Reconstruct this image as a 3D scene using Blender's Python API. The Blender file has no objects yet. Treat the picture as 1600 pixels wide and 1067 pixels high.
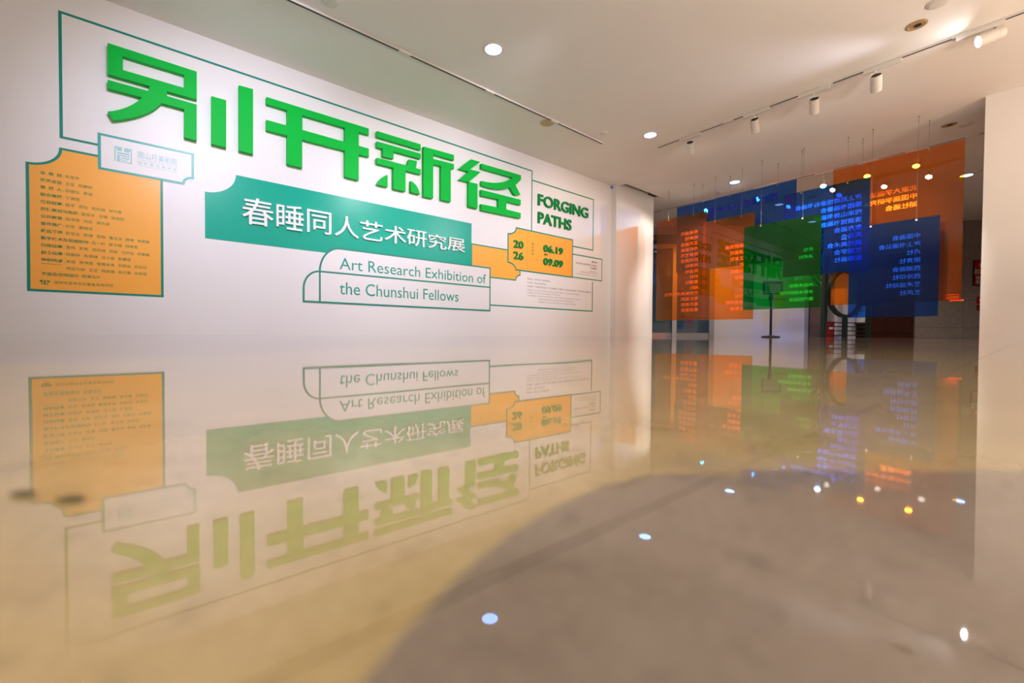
import bpy, bmesh, math, random
from mathutils import Vector, Matrix

random.seed(7)
C = bpy.context.scene.collection
SC = bpy.context.scene

# ------------------------------------------------------------------ camera
FPX, PITCH, ROLL, YAW, CH, CY, WD = 662.79, 0.018046, -0.0075968, 0.8811415, 0.035, 533.5, 5.675
H = 3.2
_c, _s = math.cos(ROLL), math.sin(ROLL)
_cp, _sp = math.cos(PITCH), math.sin(PITCH)
RR = Matrix(((_c, -_s, 0), (_s, _c, 0), (0, 0, 1)))
PP = Matrix(((1, 0, 0), (0, -_sp, _cp), (0, -_cp, -_sp)))
LV = PP @ RR
U1 = Vector((math.sin(YAW), math.cos(YAW), 0))      # along the title wall, away from the camera
U2 = Vector((-math.cos(YAW), math.sin(YAW), 0))     # towards the title wall
def to_world(v): return Vector((v.dot(U1), v.dot(U2), v.z))
def ray(x, y): return to_world(LV @ Vector(((x - 800) / FPX, (y - CY) / FPX, 1.0)))
EYE = Vector((0, 0, CH))
def on_y(x, y, d=WD): r = ray(x, y); return EYE + r * (d / r.y)          # point on a plane parallel to the title wall
def on_x(x, y, a): r = ray(x, y); return EYE + r * (a / r.x)             # point on a plane across the room
def on_z(x, y, z): r = ray(x, y); return EYE + r * ((z - CH) / r.z)      # point on a level plane

cam = bpy.data.cameras.new('camera'); cam_o = bpy.data.objects.new('camera', cam); C.objects.link(cam_o)
cx = to_world(LV @ Vector((1, 0, 0))); cyv = to_world(LV @ Vector((0, 1, 0))); cz = to_world(LV @ Vector((0, 0, 1)))
M = Matrix.Identity(4)
for i in range(3):
    M[i][0] = cx[i]; M[i][1] = -cyv[i]; M[i][2] = -cz[i]; M[i][3] = EYE[i]
cam_o.matrix_world = M
cam.sensor_width = 36; cam.lens = 36 * FPX / 1600; cam.clip_start = 0.004; cam.clip_end = 200
cam.dof.use_dof = True; cam.dof.focus_distance = 6.0; cam.dof.aperture_fstop = 6.5
SC.camera = cam_o

# ------------------------------------------------------------------ world, exposure, big lights
w = bpy.data.worlds.new('world'); SC.world = w; w.use_nodes = True
w.node_tree.nodes['Background'].inputs[0].default_value = (0.02, 0.02, 0.022, 1)
w.node_tree.nodes['Background'].inputs[1].default_value = 0.3
SC.view_settings.view_transform = 'Standard'; SC.view_settings.look = 'None'
SC.view_settings.gamma = 1; SC.view_settings.use_curve_mapping = False
SC.view_settings.exposure = 0.88
SC.cycles.use_denoising = True
SC.cycles.max_bounces = 14; SC.cycles.diffuse_bounces = 6; SC.cycles.glossy_bounces = 6
SC.cycles.transparent_max_bounces = 24; SC.cycles.transmission_bounces = 8
SC.cycles.sample_clamp_indirect = 6.0; SC.cycles.caustics_reflective = False

def spot(name, loc, aim, power, color, angle, blend=0.6, size=0.04):
    l = bpy.data.lights.new(name, 'SPOT'); l.energy = power; l.color = color
    l.spot_size = math.radians(angle); l.spot_blend = blend; l.shadow_soft_size = size
    o = bpy.data.objects.new(name, l); C.objects.link(o); o.location = loc
    o.rotation_euler = (Vector(aim) - Vector(loc)).to_track_quat('-Z', 'Y').to_euler()
    return o

COOL = (0.80, 0.80, 1.0); WARM = (1.0, 0.70, 0.42)
# wall washers of the track behind the photographer (outside the frame)
spot('wash_light', (0.35, 2.15, 3.0), (0.9, 5.675, 1.55), 230, COOL, 70, 1.0)
spot('wash_light', (3.1, 2.15, 3.0), (3.4, 5.675, 1.5), 175, (0.92, 0.89, 1.0), 70, 1.0)
spot('wash_light', (5.4, 2.3, 3.0), (6.1, 5.675, 1.4), 130, (1.0, 0.80, 0.70), 70, 1.0)
# added ceiling fill: bodiless upward area lights behind and beside the photographer
def ceiling_fill(x, y, power, color):
    l = bpy.data.lights.new('ceiling_fill', 'AREA'); l.shape = 'SQUARE'; l.size = 0.9; l.energy = power; l.color = color
    o = bpy.data.objects.new('ceiling_fill', l); C.objects.link(o); o.location = (x, y, 0.6); o.rotation_euler = (math.pi, 0, 0)
ceiling_fill(-0.8, -1.2, 70, (0.96, 0.96, 1.0)); ceiling_fill(3.2, -2.6, 80, (1.0, 0.88, 0.76)); ceiling_fill(5.6, -3.6, 120, (1.0, 0.70, 0.48))
# warm spot far behind the photographer, low over the polished floor
spot('warm_light', (-4.43, -2.40, 2.95), (0.05, 0.03, 0), 1450, (1.0, 0.74, 0.05), 15, 0.5, 0.016)
# added fill spots without fixtures, for general room light and floor bounce
for (x, y, p, c) in ((-2.4, -2.2, 230, (.97, .95, 1.0)), (2.4, -3.0, 320, (1.0, 0.93, 0.86)), (4.6, -3.8, 220, (1.0, 0.84, 0.70)), (-4.5, 2.0, 130, (.93, .93, 1.0))):
    spot('room_fill', (x, y, 3.12), (x, y, 0), p, c, 140, 1.0, 0.08)

# ------------------------------------------------------------------ materials
def mat(name, col, rough=0.5, spec=0.5, metal=0.0, noise=0.0, nscale=8.0, bump=0.0, bscale=60.0, emit=None, estr=0.0):
    m = bpy.data.materials.new(name); m.use_nodes = True
    nt = m.node_tree; b = nt.nodes['Principled BSDF']
    b.inputs['Base Color'].default_value = (*col, 1); b.inputs['Roughness'].default_value = rough
    b.inputs['Specular IOR Level'].default_value = spec; b.inputs['Metallic'].default_value = metal
    tc = nt.nodes.new('ShaderNodeTexCoord')
    if noise:
        n = nt.nodes.new('ShaderNodeTexNoise'); n.inputs['Scale'].default_value = nscale; n.inputs['Detail'].default_value = 5
        nt.links.new(tc.outputs['Object'], n.inputs['Vector'])
        mx = nt.nodes.new('ShaderNodeMix'); mx.data_type = 'RGBA'; mx.blend_type = 'MIX'
        lo = [max(0, c * (1 - noise)) for c in col]; hi = [min(1, c * (1 + noise)) for c in col]
        mx.inputs[6].default_value = (*lo, 1); mx.inputs[7].default_value = (*hi, 1)
        nt.links.new(n.outputs['Fac'], mx.inputs[0]); nt.links.new(mx.outputs[2], b.inputs['Base Color'])
    if bump:
        n2 = nt.nodes.new('ShaderNodeTexNoise'); n2.inputs['Scale'].default_value = bscale; n2.inputs['Detail'].default_value = 3
        nt.links.new(tc.outputs['Object'], n2.inputs['Vector'])
        bp = nt.nodes.new('ShaderNodeBump'); bp.inputs['Strength'].default_value = 0.5; bp.inputs['Distance'].default_value = bump
        nt.links.new(n2.outputs['Fac'], bp.inputs['Height']); nt.links.new(bp.outputs['Normal'], b.inputs['Normal'])
    if emit:
        b.inputs['Emission Color'].default_value = (*emit, 1); b.inputs['Emission Strength'].default_value = estr
    return m

WALL = mat('white wall paint', (0.84, 0.83, 0.84), 0.42, 0.4, noise=0.015, nscale=3, bump=0.0006, bscale=45)
CEIL = mat('ceiling paint', (0.88, 0.86, 0.82), 0.9, 0.2, noise=0.02, nscale=2)
COLM = mat('column paint', (0.83, 0.81, 0.80), 0.5, 0.35, noise=0.02, nscale=3)
TEAL = mat('teal vinyl line', (0.0, 0.27, 0.20), 0.3, 0.4)
BANNER = mat('teal vinyl banner', (0.0, 0.42, 0.30), 0.27, 0.22, noise=0.03, nscale=2)
ORANGE = mat('orange vinyl', (1.0, 0.45, 0.065), 0.3, 0.45, noise=0.02, nscale=2)
GREEN = mat('green letter paint', (0.0, 0.50, 0.05), 0.5, 0.15, noise=0.02, nscale=4)
GREEND = mat('deep green letter paint', (0.0, 0.25, 0.05), 0.5, 0.15)
WHITE = mat('white letter acrylic', (0.9, 0.9, 0.9), 0.4, 0.4)
INK = mat('green print', (0.02, 0.22, 0.06), 0.4, 0.5)
INKL = mat('pale teal print', (0.30, 0.60, 0.62), 0.4, 0.5)
GREY = mat('grey print', (0.22, 0.23, 0.24), 0.4, 0.5)
FIX = mat('fixture white', (0.74, 0.70, 0.65), 0.45, 0.4)
FIXG = mat('track grey', (0.66, 0.62, 0.58), 0.4, 0.5)
BLACK = mat('black plastic', (0.012, 0.011, 0.010), 0.5, 0.4)
BRASS = mat('brass trim', (0.55, 0.40, 0.20), 0.4, 0.5, metal=0.4)
TAN = mat('tan speaker mesh', (0.55, 0.44, 0.27), 0.7, 0.2, noise=0.1, nscale=120)
SLOT = mat('shutter slot metal', (0.20, 0.16, 0.12), 0.5, 0.5)
STEEL = mat('steel wire', (0.25, 0.24, 0.23), 0.35, 0.5, metal=0.8)
DKMET = mat('dark stand metal', (0.03, 0.028, 0.035), 0.45, 0.5)
IRON = mat('dark green iron', (0.018, 0.035, 0.020), 0.5, 0.4)
STONE = mat('grey stone cladding', (0.36, 0.33, 0.30), 0.55, 0.4, noise=0.18, nscale=9)
LILAC = mat('pale plaster', (0.62, 0.60, 0.63), 0.7, 0.3, noise=0.03, nscale=5)
WOOD = mat('dark red wood', (0.055, 0.014, 0.010), 0.4, 0.5, noise=0.2, nscale=6)
BROWN = mat('brown jamb', (0.16, 0.11, 0.08), 0.5, 0.4)
DFRAME = mat('door frame metal', (0.36, 0.36, 0.40), 0.4, 0.5, metal=0.2)
LFRAME = mat('light mullion metal', (0.55, 0.55, 0.58), 0.4, 0.5)
RED = mat('fire red', (0.55, 0.015, 0.02), 0.4, 0.5)
REDD = mat('cabinet red', (0.35, 0.012, 0.012), 0.4, 0.5)
BLUEW = mat('night blue wall', (0.02, 0.18, 0.36), 0.7, 0.3)
PURPLE = mat('purple poster', (0.22, 0.03, 0.16), 0.5, 0.4)
TAPE = mat('blue tape', (0.05, 0.25, 0.85), 0.6, 0.3)
POSTW = mat('poster white', (0.62, 0.66, 0.64), 0.5, 0.4)
POSTG = mat('poster green', (0.0, 0.16, 0.05), 0.5, 0.4)
DIRT = mat('dark crumb', (0.05, 0.045, 0.045), 0.8, 0.2)
GROUT = mat('slab grout', (0.16, 0.13, 0.11), 0.8, 0.2)

def emitter(name, col, s):
    m = bpy.data.materials.new(name); m.use_nodes = True; nt = m.node_tree; nt.nodes.clear()
    e = nt.nodes.new('ShaderNodeEmission'); e.inputs[0].default_value = (*col, 1); e.inputs[1].default_value = s
    o = nt.nodes.new('ShaderNodeOutputMaterial'); nt.links.new(e.outputs[0], o.inputs[0]); return m
LAMP_BLUE = emitter('blue white led', (0.22, 0.42, 1.0), 9)
LAMP_WHITE = emitter('white led', (1.0, 0.92, 0.82), 40)

# polished floor
def floor_mat():
    m = bpy.data.materials.new('polished stone floor'); m.use_nodes = True
    nt = m.node_tree; b = nt.nodes['Principled BSDF']; L = nt.links.new
    tc = nt.nodes.new('ShaderNodeNewGeometry')
    def noise(sc, det, dist=0.0):
        n = nt.nodes.new('ShaderNodeTexNoise'); n.inputs['Scale'].default_value = sc; n.inputs['Detail'].default_value = det
        n.inputs['Distortion'].default_value = dist; L(tc.outputs['Position'], n.inputs['Vector']); return n
    n1 = noise(28, 4, 0.6); n2 = noise(420, 3)
    r1 = nt.nodes.new('ShaderNodeValToRGB'); r1.color_ramp.elements[0].position = 0.3; r1.color_ramp.elements[1].position = 0.7
    r1.color_ramp.elements[0].color = (0.195, 0.152, 0.115, 1); r1.color_ramp.elements[1].color = (0.25, 0.20, 0.155, 1)
    L(n1.outputs['Fac'], r1.inputs[0])
    mx = nt.nodes.new('ShaderNodeMix'); mx.data_type = 'RGBA'; mx.inputs[7].default_value = (0.29, 0.235, 0.185, 1)
    r2 = nt.nodes.new('ShaderNodeMapRange'); r2.inputs[1].default_value = 0.45; r2.inputs[2].default_value = 0.75
    r2.inputs[3].default_value = 0; r2.inputs[4].default_value = 0.5
    L(n2.outputs['Fac'], r2.inputs[0]); L(r2.outputs[0], mx.inputs[0]); L(r1.outputs[0], mx.inputs[6])
    # scattered darker stains
    n3 = noise(120, 2, 0.3); r3 = nt.nodes.new('ShaderNodeMapRange'); r3.inputs[1].default_value = 0.60; r3.inputs[2].default_value = 0.70
    r3.inputs[3].default_value = 0; r3.inputs[4].default_value = 0.38
    L(n3.outputs['Fac'], r3.inputs[0])
    mx2 = nt.nodes.new('ShaderNodeMix'); mx2.data_type = 'RGBA'; mx2.inputs[7].default_value = (0.13, 0.10, 0.08, 1)
    L(r3.outputs[0], mx2.inputs[0]); L(mx.outputs[2], mx2.inputs[6]); L(mx2.outputs[2], b.inputs['Base Color'])
    b.inputs['IOR'].default_value = 1.55; b.inputs['Specular IOR Level'].default_value = 0.5
    rr = nt.nodes.new('ShaderNodeMapRange'); rr.inputs[3].default_value = 0.008; rr.inputs[4].default_value = 0.04
    L(n1.outputs['Fac'], rr.inputs[0]); L(rr.outputs[0], b.inputs['Roughness'])
    n4 = noise(1.6, 2); bp = nt.nodes.new('ShaderNodeBump'); bp.inputs['Strength'].default_value = 1.0; bp.inputs['Distance'].default_value = 0.0013
    L(n4.outputs['Fac'], bp.inputs['Height']); L(bp.outputs['Normal'], b.inputs['Normal'])
    return m
FLOOR = floor_mat()

# coloured transparent acrylic: tinted straight-through light and a glossy surface
def acrylic(name, t, haze=0.0):
    m = bpy.data.materials.new(name); m.use_nodes = True; nt = m.node_tree; nt.nodes.clear(); L = nt.links.new
    tr = nt.nodes.new('ShaderNodeBsdfTransparent'); tr.inputs[0].default_value = (*[math.sqrt(c) for c in t], 1)
    gl = nt.nodes.new('ShaderNodeBsdfGlossy'); gl.inputs['Roughness'].default_value = 0.01; gl.inputs[0].default_value = (1, 1, 1, 1)
    fr = nt.nodes.new('ShaderNodeFresnel'); fr.inputs[0].default_value = 1.49
    ge = nt.nodes.new('ShaderNodeNewGeometry')
    fl = nt.nodes.new('ShaderNodeMath'); fl.operation = 'SUBTRACT'; fl.inputs[0].default_value = 1.0
    L(ge.outputs['Backfacing'], fl.inputs[1])
    mu = nt.nodes.new('ShaderNodeMath'); mu.operation = 'MULTIPLY'; L(fr.outputs[0], mu.inputs[0]); L(fl.outputs[0], mu.inputs[1])
    df = nt.nodes.new('ShaderNodeBsdfDiffuse'); df.inputs[0].default_value = (*t, 1)
    m0 = nt.nodes.new('ShaderNodeMixShader'); m0.inputs[0].default_value = haze; L(tr.outputs[0], m0.inputs[1]); L(df.outputs[0], m0.inputs[2])
    mx = nt.nodes.new('ShaderNodeMixShader'); L(mu.outputs[0], mx.inputs[0]); L(m0.outputs[0], mx.inputs[1]); L(gl.outputs[0], mx.inputs[2])
    o = nt.nodes.new('ShaderNodeOutputMaterial'); L(mx.outputs[0], o.inputs[0]); return m
AC = dict(orange=acrylic('orange acrylic', (1.0, 0.27, 0.008), 0.03), blue=acrylic('blue acrylic', (0.008, 0.18, 0.88), 0.012),
          green=acrylic('green acrylic', (0.004, 0.40, 0.02), 0.012))
def lettering(name, col):
    m = bpy.data.materials.new(name); m.use_nodes = True; nt = m.node_tree; nt.nodes.clear(); L = nt.links.new
    d = nt.nodes.new('ShaderNodeBsdfDiffuse'); d.inputs[0].default_value = (*col, 1)
    t = nt.nodes.new('ShaderNodeBsdfTranslucent'); t.inputs[0].default_value = (*col, 1)
    mx = nt.nodes.new('ShaderNodeMixShader'); mx.inputs[0].default_value = 0.5
    L(d.outputs[0], mx.inputs[1]); L(t.outputs[0], mx.inputs[2])
    o = nt.nodes.new('ShaderNodeOutputMaterial'); L(mx.outputs[0], o.inputs[0]); return m
LETTER = lettering('white film lettering', (0.97, 0.97, 0.97))
GLASS = acrylic('door glass', (0.42, 0.62, 0.70), 0.05)

# ------------------------------------------------------------------ helpers
def link_mesh(name, verts, faces, m, parent=None, smooth=False):
    me = bpy.data.meshes.new(name); me.from_pydata([tuple(v) for v in verts], [], faces); me.update()
    if smooth:
        me.polygons.foreach_set('use_smooth', [True] * len(me.polygons))
    if m: me.materials.append(m)
    o = bpy.data.objects.new(name, me); C.objects.link(o)
    if parent: o.parent = parent; o.matrix_parent_inverse = parent.matrix_world.inverted()
    return o
def tag(o, label=None, cat=None, group=None, kind=None):
    if label: o['label'] = label
    if cat: o['category'] = cat
    if group: o['group'] = group
    if kind: o['kind'] = kind
    return o
def empty(name, loc, label, cat, group=None):
    o = bpy.data.objects.new(name, None); C.objects.link(o); o.location = loc; o.empty_display_size = 0.1
    o.matrix_world = Matrix.Translation(Vector(loc)); return tag(o, label, cat, group)

class MB:
    def __init__(s): s.v = []; s.f = []
    def add(s, vs, fs):
        n = len(s.v); s.v += [tuple(v) for v in vs]; s.f += [[i + n for i in f] for f in fs]; return s
    def box(s, a, b):
        x0, y0, z0 = a; x1, y1, z1 = b
        vs = [(x0,y0,z0),(x1,y0,z0),(x1,y1,z0),(x0,y1,z0),(x0,y0,z1),(x1,y0,z1),(x1,y1,z1),(x0,y1,z1)]
        return s.add(vs, [(0,3,2,1),(4,5,6,7),(0,1,5,4),(1,2,6,5),(2,3,7,6),(3,0,4,7)])
    def bevbox(s, a, b, r):
        bm = bmesh.new(); bmesh.ops.create_cube(bm, size=1)
        for v in bm.verts:
            v.co = Vector([(a[i] + b[i]) / 2 + v.co[i] * (b[i] - a[i]) for i in range(3)])
        bmesh.ops.bevel(bm, geom=list(bm.edges), offset=r, segments=2, affect='EDGES', profile=0.6)
        bm.verts.ensure_lookup_table()
        s.add([v.co.copy() for v in bm.verts], [[v.index for v in f.verts] for f in bm.faces]); bm.free(); return s
    def lathe(s, org, axis, prof, n=24, capa=True, capb=True):
        """prof: (distance along axis, radius)"""
        ax = Vector(axis).normalized(); q = Vector((0, 0, 1)).rotation_difference(ax); org = Vector(org)
        vs = []
        for d, r in prof:
            for k in range(n):
                a = 2 * math.pi * k / n
                vs.append(org + q @ Vector((r * math.cos(a), r * math.sin(a), d)))
        fs = []
        for i in range(len(prof) - 1):
            for k in range(n):
                k2 = (k + 1) % n; fs.append((i*n+k, i*n+k2, (i+1)*n+k2, (i+1)*n+k))
        if capa: fs.append(tuple(reversed(range(n))))
        if capb: fs.append(tuple(range((len(prof)-1)*n, len(prof)*n)))
        return s.add(vs, fs)
    def tube(s, pts, r, n=8, closed=False):
        pts = [Vector(p) for p in pts]; m = len(pts); vs = []
        for i, p in enumerate(pts):
            if closed: d = pts[(i+1) % m] - pts[i-1]
            else: d = pts[min(i+1, m-1)] - pts[max(i-1, 0)]
            q = d.normalized().to_track_quat('Z', 'Y')
            for k in range(n):
                a = 2*math.pi*k/n; vs.append(p + q @ Vector((r*math.cos(a), r*math.sin(a), 0)))
        fs = []
        for i in range(m if closed else m-1):
            j = (i+1) % m
            for k in range(n): k2 = (k+1) % n; fs.append((i*n+k, i*n+k2, j*n+k2, j*n+k))
        if not closed: fs += [tuple(reversed(range(n))), tuple(range((m-1)*n, m*n))]
        return s.add(vs, fs)
    def build(s, name, m, parent=None, smooth=False): return link_mesh(name, s.v, s.f, m, parent, smooth)

def smooth_by_angle(o, ang=35):
    me = o.data
    me.polygons.foreach_set('use_smooth', [True] * len(me.polygons))
    bm = bmesh.new(); bm.from_mesh(me)
    for e in bm.edges:
        if len(e.link_faces) == 2 and e.calc_face_angle(0) > math.radians(ang): e.smooth = False
    bm.to_mesh(me); bm.free()
    return o

# flat plates on the title wall; polygons in (s, z), front face at y = WD - out, thickness th
from mathutils.geometry import tessellate_polygon
def area2(p): return sum(p[i][0]*p[(i+1)%len(p)][1]-p[(i+1)%len(p)][0]*p[i][1] for i in range(len(p)))
def plate_mb(loops, out, th, mb=None, put=None):
    """loops: outer polygon followed by holes, each a list of (s, z)."""
    mb = mb or MB()
    put = put or (lambda a, b, d: (a, WD - d, b))
    flat = [p for l in loops for p in l]
    tris = tessellate_polygon([[Vector((p[0], p[1], 0)) for p in l] for l in loops])
    n = len(flat)
    vs = [put(p[0], p[1], out) for p in flat] + [put(p[0], p[1], out - th) for p in flat]
    fs = [tuple(t) for t in tris] + [tuple(reversed([i + n for i in t])) for t in tris]
    k = 0
    for l in loops:
        m_ = len(l)
        for i in range(m_): j = (i+1) % m_; fs.append((k+i, k+j, k+j+n, k+i+n))
        k += m_
    return mb.add(vs, fs)
def fixn(o):
    bm = bmesh.new(); bm.from_mesh(o.data); bmesh.ops.remove_doubles(bm, verts=bm.verts, dist=1e-6)
    bmesh.ops.recalc_face_normals(bm, faces=bm.faces); bm.to_mesh(o.data); bm.free(); return o
def plate(name, loops, out, th, m, parent=None, put=None):
    return fixn(plate_mb(loops, out, th, put=put).build(name, m, parent))
def inset(poly, d):
    if area2(poly) < 0: poly = poly[::-1]
    n = len(poly); res = []
    for i in range(n):
        p0, p1, p2 = Vector(poly[i-1]), Vector(poly[i]), Vector(poly[(i+1) % n])
        e1 = (p1-p0).normalized(); e2 = (p2-p1).normalized()
        n1 = Vector((-e1.y, e1.x)); n2 = Vector((-e2.y, e2.x)); b = (n1+n2)
        if b.length < 1e-6: b = n1
        b.normalize(); c = max(0.35, b.dot(n1)); res.append(tuple(p1 + b * (d / c)))
    return res
def W(x, y, out=0.0):
    p = on_y(x, y, WD - out); return (p.x, p.z)
def rect(s0, s1, z0, z1): return [(s0, z0), (s1, z0), (s1, z1), (s0, z1)]
def arc(c, rx, rz, a0, a1, n=12):
    return [(c[0] + rx*math.cos(math.radians(a0+(a1-a0)*i/n)), c[1] + rz*math.sin(math.radians(a0+(a1-a0)*i/n))) for i in range(n+1)]

# text
_cache = {}
def glyphs(s, bold=0.0, ext=0.0, res=3):
    key = (s, bold, ext, res)
    if key in _cache: return _cache[key]
    cu = bpy.data.curves.new('t', 'FONT'); cu.body = s; cu.size = 1; cu.resolution_u = res
    cu.offset = bold; cu.extrude = ext
    o = bpy.data.objects.new('t', cu); C.objects.link(o)
    dg = bpy.context.evaluated_depsgraph_get(); me = o.evaluated_get(dg).to_mesh()
    vs = [v.co.copy() for v in me.vertices]; fs = [tuple(p.vertices) for p in me.polygons]
    o.evaluated_get(dg).to_mesh_clear(); bpy.data.objects.remove(o); bpy.data.curves.remove(cu)
    _cache[key] = (vs, fs); return _cache[key]
def bbox(vs):
    xs = [v.x for v in vs]; ys = [v.y for v in vs]; return min(xs), max(xs), min(ys), max(ys)
def text_on_wall(name, s, x0, x1, ytl, ybl, m, parent=None, bold=0.0, th=0.0, out=0.002, ref=None, aspect=None, res=3):
    """ink of s between image columns x0..x1 on the wall, its top/bottom at ytl/ybl in column x0"""
    a = W(x0, ytl, out); b = W(x0, ybl, out); c = W(x1, ytl, out)
    vs, fs = glyphs(s, bold, th / 2 if False else 0.0, res)
    q = bbox(vs) if not ref else bbox(glyphs(ref, bold, 0.0, res)[0])
    fx = (c[0]-a[0]) / (q[1]-q[0]); fz = (a[1]-b[1]) / (q[3]-q[2])
    return letters3d(name, vs, fs, lambda v: (a[0] + (v.x-q[0])*fx, b[1] + (v.y-q[2])*fz), out, th, m, parent)
def letters3d(name, vs, fs, f2, out, th, m, parent=None, put=None):
    put = put or (lambda a, b, d: (a, WD - d, b))
    P2 = [f2(v) for v in vs]; V = [put(p[0], p[1], out) for p in P2]; F = [tuple(f) for f in fs]
    if th > 0:
        n = len(V); V += [put(p[0], p[1], out - th) for p in P2]
        cnt = {}
        # weld coincident vertices for boundary detection
        idx = {}; rep = []
        for i, p in enumerate(P2):
            k = (round(p[0], 5), round(p[1], 5)); rep.append(idx.setdefault(k, i))
        for f in fs:
            for i in range(len(f)):
                a, b = rep[f[i]], rep[f[(i+1) % len(f)]]
                cnt.setdefault((min(a, b), max(a, b)), []).append((a, b))
        for k, l in cnt.items():
            if len(l) == 1: a, b = l[0]; F.append((b, a, a+n, b+n))
    o = link_mesh(name, V, F, m, parent)
    if th > 0: fixn(o)
    return o
_adv = None
def cjk_adv():
    global _adv
    if _adv is None:
        a = bbox(glyphs('国国')[0]); b = bbox(glyphs('国')[0]); _adv = (a[1]-a[0]) - (b[1]-b[0])
    return _adv

# ------------------------------------------------------------------ setting
SX0, SX1, SY0, SY1 = -9.0, 19.0, -7.0, 11.0
# floor: bed plus polished slabs with hairline joints
tag(MB().box((SX0, SY0, -0.12), (SX1, SY1, -0.0206)).build('floor', GROUT), kind='structure')
floor_o = bpy.data.objects['floor']
S = 0.9; g = 0.0003; jy = 0.048; jx = 0.62
slab = MB().box((g, g, -0.02), (S-g, S-g, 0.0))
slab_me = None
i0 = -8; 
for i in range(-8, 20):
    for j in range(-6, 13):
        x = jx + i*S; y = jy + j*S
        if x < SX0 or x + S > SX1 or y < SY0 or y + S > SY1: continue
        near = (-3.0 < x < 15) and (-4 < y < 9)
        if not near: continue
        if slab_me is None:
            o = slab.build('floor_slab', FLOOR, floor_o); slab_me = o.data
        else:
            o = bpy.data.objects.new('floor_slab', slab_me); C.objects.link(o); o.parent = floor_o
        o.location = (x, y, 0)
# polished rim of the floor beyond the slabs
xs = [jx + i*S for i in range(-8, 20)]; ys = [jy + j*S for j in range(-6, 13)]
kx = [x for x in xs if -3.0 < x < 15 and x + S <= SX1]; ky = [y for y in ys if -4 < y < 9 and y + S <= SY1]
X0, X1, Y0, Y1 = min(kx), max(kx)+S, min(ky), max(ky)+S
rim = MB()
for a, b in (((SX0, SY0), (X0, SY1)), ((X1, SY0), (SX1, SY1)), ((X0, SY0), (X1, Y0)), ((X0, Y1), (X1, SY1))):
    rim.box((a[0], a[1], -0.02), (b[0], b[1], 0.0))
rim.build('floor_border', FLOOR, floor_o)

# ceiling with a recess for the roller shutter beside the column
hx0, hx1, hy0, hy1 = 7.53, 8.83, 5.41, 5.56
ce = MB()
for a, b in (((SX0, SY0), (hx0, SY1)), ((hx1, SY0), (SX1, SY1)), ((hx0, SY0), (hx1, hy0)), ((hx0, hy1), (hx1, SY1))):
    ce.box((a[0], a[1], H), (b[0], b[1], H+0.15))
ceil_o = tag(ce.build('ceiling', CEIL), kind='structure')
rc = MB(); rc.box((hx0, hy0, H+0.10), (hx1, hy1, H+0.149)); rc.build('shutter_slot', SLOT, ceil_o)
sl = MB(); sl.box((hx0+0.01, hy0, H+0.005), (hx1, hy0+0.012, H+0.1)); sl.box((hx1-0.25, hy0+0.02, H+0.03), (hx1-0.02, hy1-0.01, H+0.1))
sl.build('shutter_rail', BLACK, ceil_o)

tag(MB().box((SX0, WD, 0), (7.40, WD+0.25, H)).build('wall_left', WALL), kind='structure')
tag(MB().box((7.402, 5.55, 0), (8.80, WD+0.4, H)).build('wall_pier', COLM), kind='structure')
tag(MB().box((8.37, SY0+0.01, 0), (8.80, 0.40, H)).build('wall_right', COLM), kind='structure')
tag(MB().box((SX0, SY0, 0), (SX0+0.2, WD, H)).build('wall_back', COLM), kind='structure')
tag(MB().box((SX0+0.2, SY0-0.2, 0), (SX1, SY0, H)).build('wall_side', COLM), kind='structure')
tag(MB().box((8.8, SY1-0.3, 0), (SX1, SY1-0.1, H)).build('wall_lobby', COLM), kind='structure')

# ------------------------------------------------------------------ far wall of the lobby
BA = Vector((11.13, 7.08, 0)); BB = Vector((17.13, 0.78, 0)); BD = (BB-BA).normalized(); BN = Vector((BD.y, -BD.x, 0))
if BN.dot(BA) > 0: BN = -BN            # towards the room
def bk(x, y, off=0.0):
    """image point on the far wall, off metres in front of it -> (u along wall, z)"""
    r = ray(x, y); o0 = BA + BN*off; t = (o0 - EYE).dot(BN) / r.dot(BN); p = EYE + r*t
    return ((p - BA).dot(BD), p.z)
def bput(u, z, d): p = BA + BD*u + BN*d; return (p.x, p.y, z)
def bbox_w(name, x0, x1, y0, y1, d0, d1, m, parent=None, floor=False, mb=False):
    u0, z1 = bk(x0, y0, d1); u1, z0 = bk(x1, y1, d1)
    if floor: z0 = 0.0
    return ubox(name, u0, u1, z0, z1, d0, d1, m, parent)
def ubox(name, u0, u1, z0, z1, d0, d1, m, parent=None):
    vs = [bput(u, z, d) for z in (z0, z1) for d in (d0, d1) for u in (u0, u1)]
    fs = [(0,2,3,1),(4,5,7,6),(0,1,5,4),(2,6,7,3),(0,4,6,2),(1,3,7,5)]
    return fixn(link_mesh(name, vs, fs, m, parent))
uL = bk(1116, 500)[0]; uG = bk(1257, 500)[0]; uD0 = bk(1338, 500)[0]; uD1 = bk(1430, 500)[0]
# plaster part
pw = tag(ubox('wall_far', uL, uG, 0, H, -0.3, 0.0, LILAC), kind='structure')
# stone part with separate cladding panels
sw = tag(ubox('wall_stone', uD1, uD1+5.5, 0, H, -0.3, -0.03, GROUT), kind='structure')
zj = [0.0, 0.30, 1.05, 2.45, H]; nb = 0
for k in range(4):
    u = uD1
    wd = 1.18
    while u < uD1 + 5.4:
        ubox('stone_panel', u+0.003, min(u+wd, uD1+5.5)-0.003, zj[k]+0.003, zj[k+1]-0.003, -0.029, 0.0, STONE, sw); u += wd
# lintel over door and passage
tag(ubox('wall_lintel', uG, uD1, 2.35, H, -0.3, 0.0, STONE), kind='structure')
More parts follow.
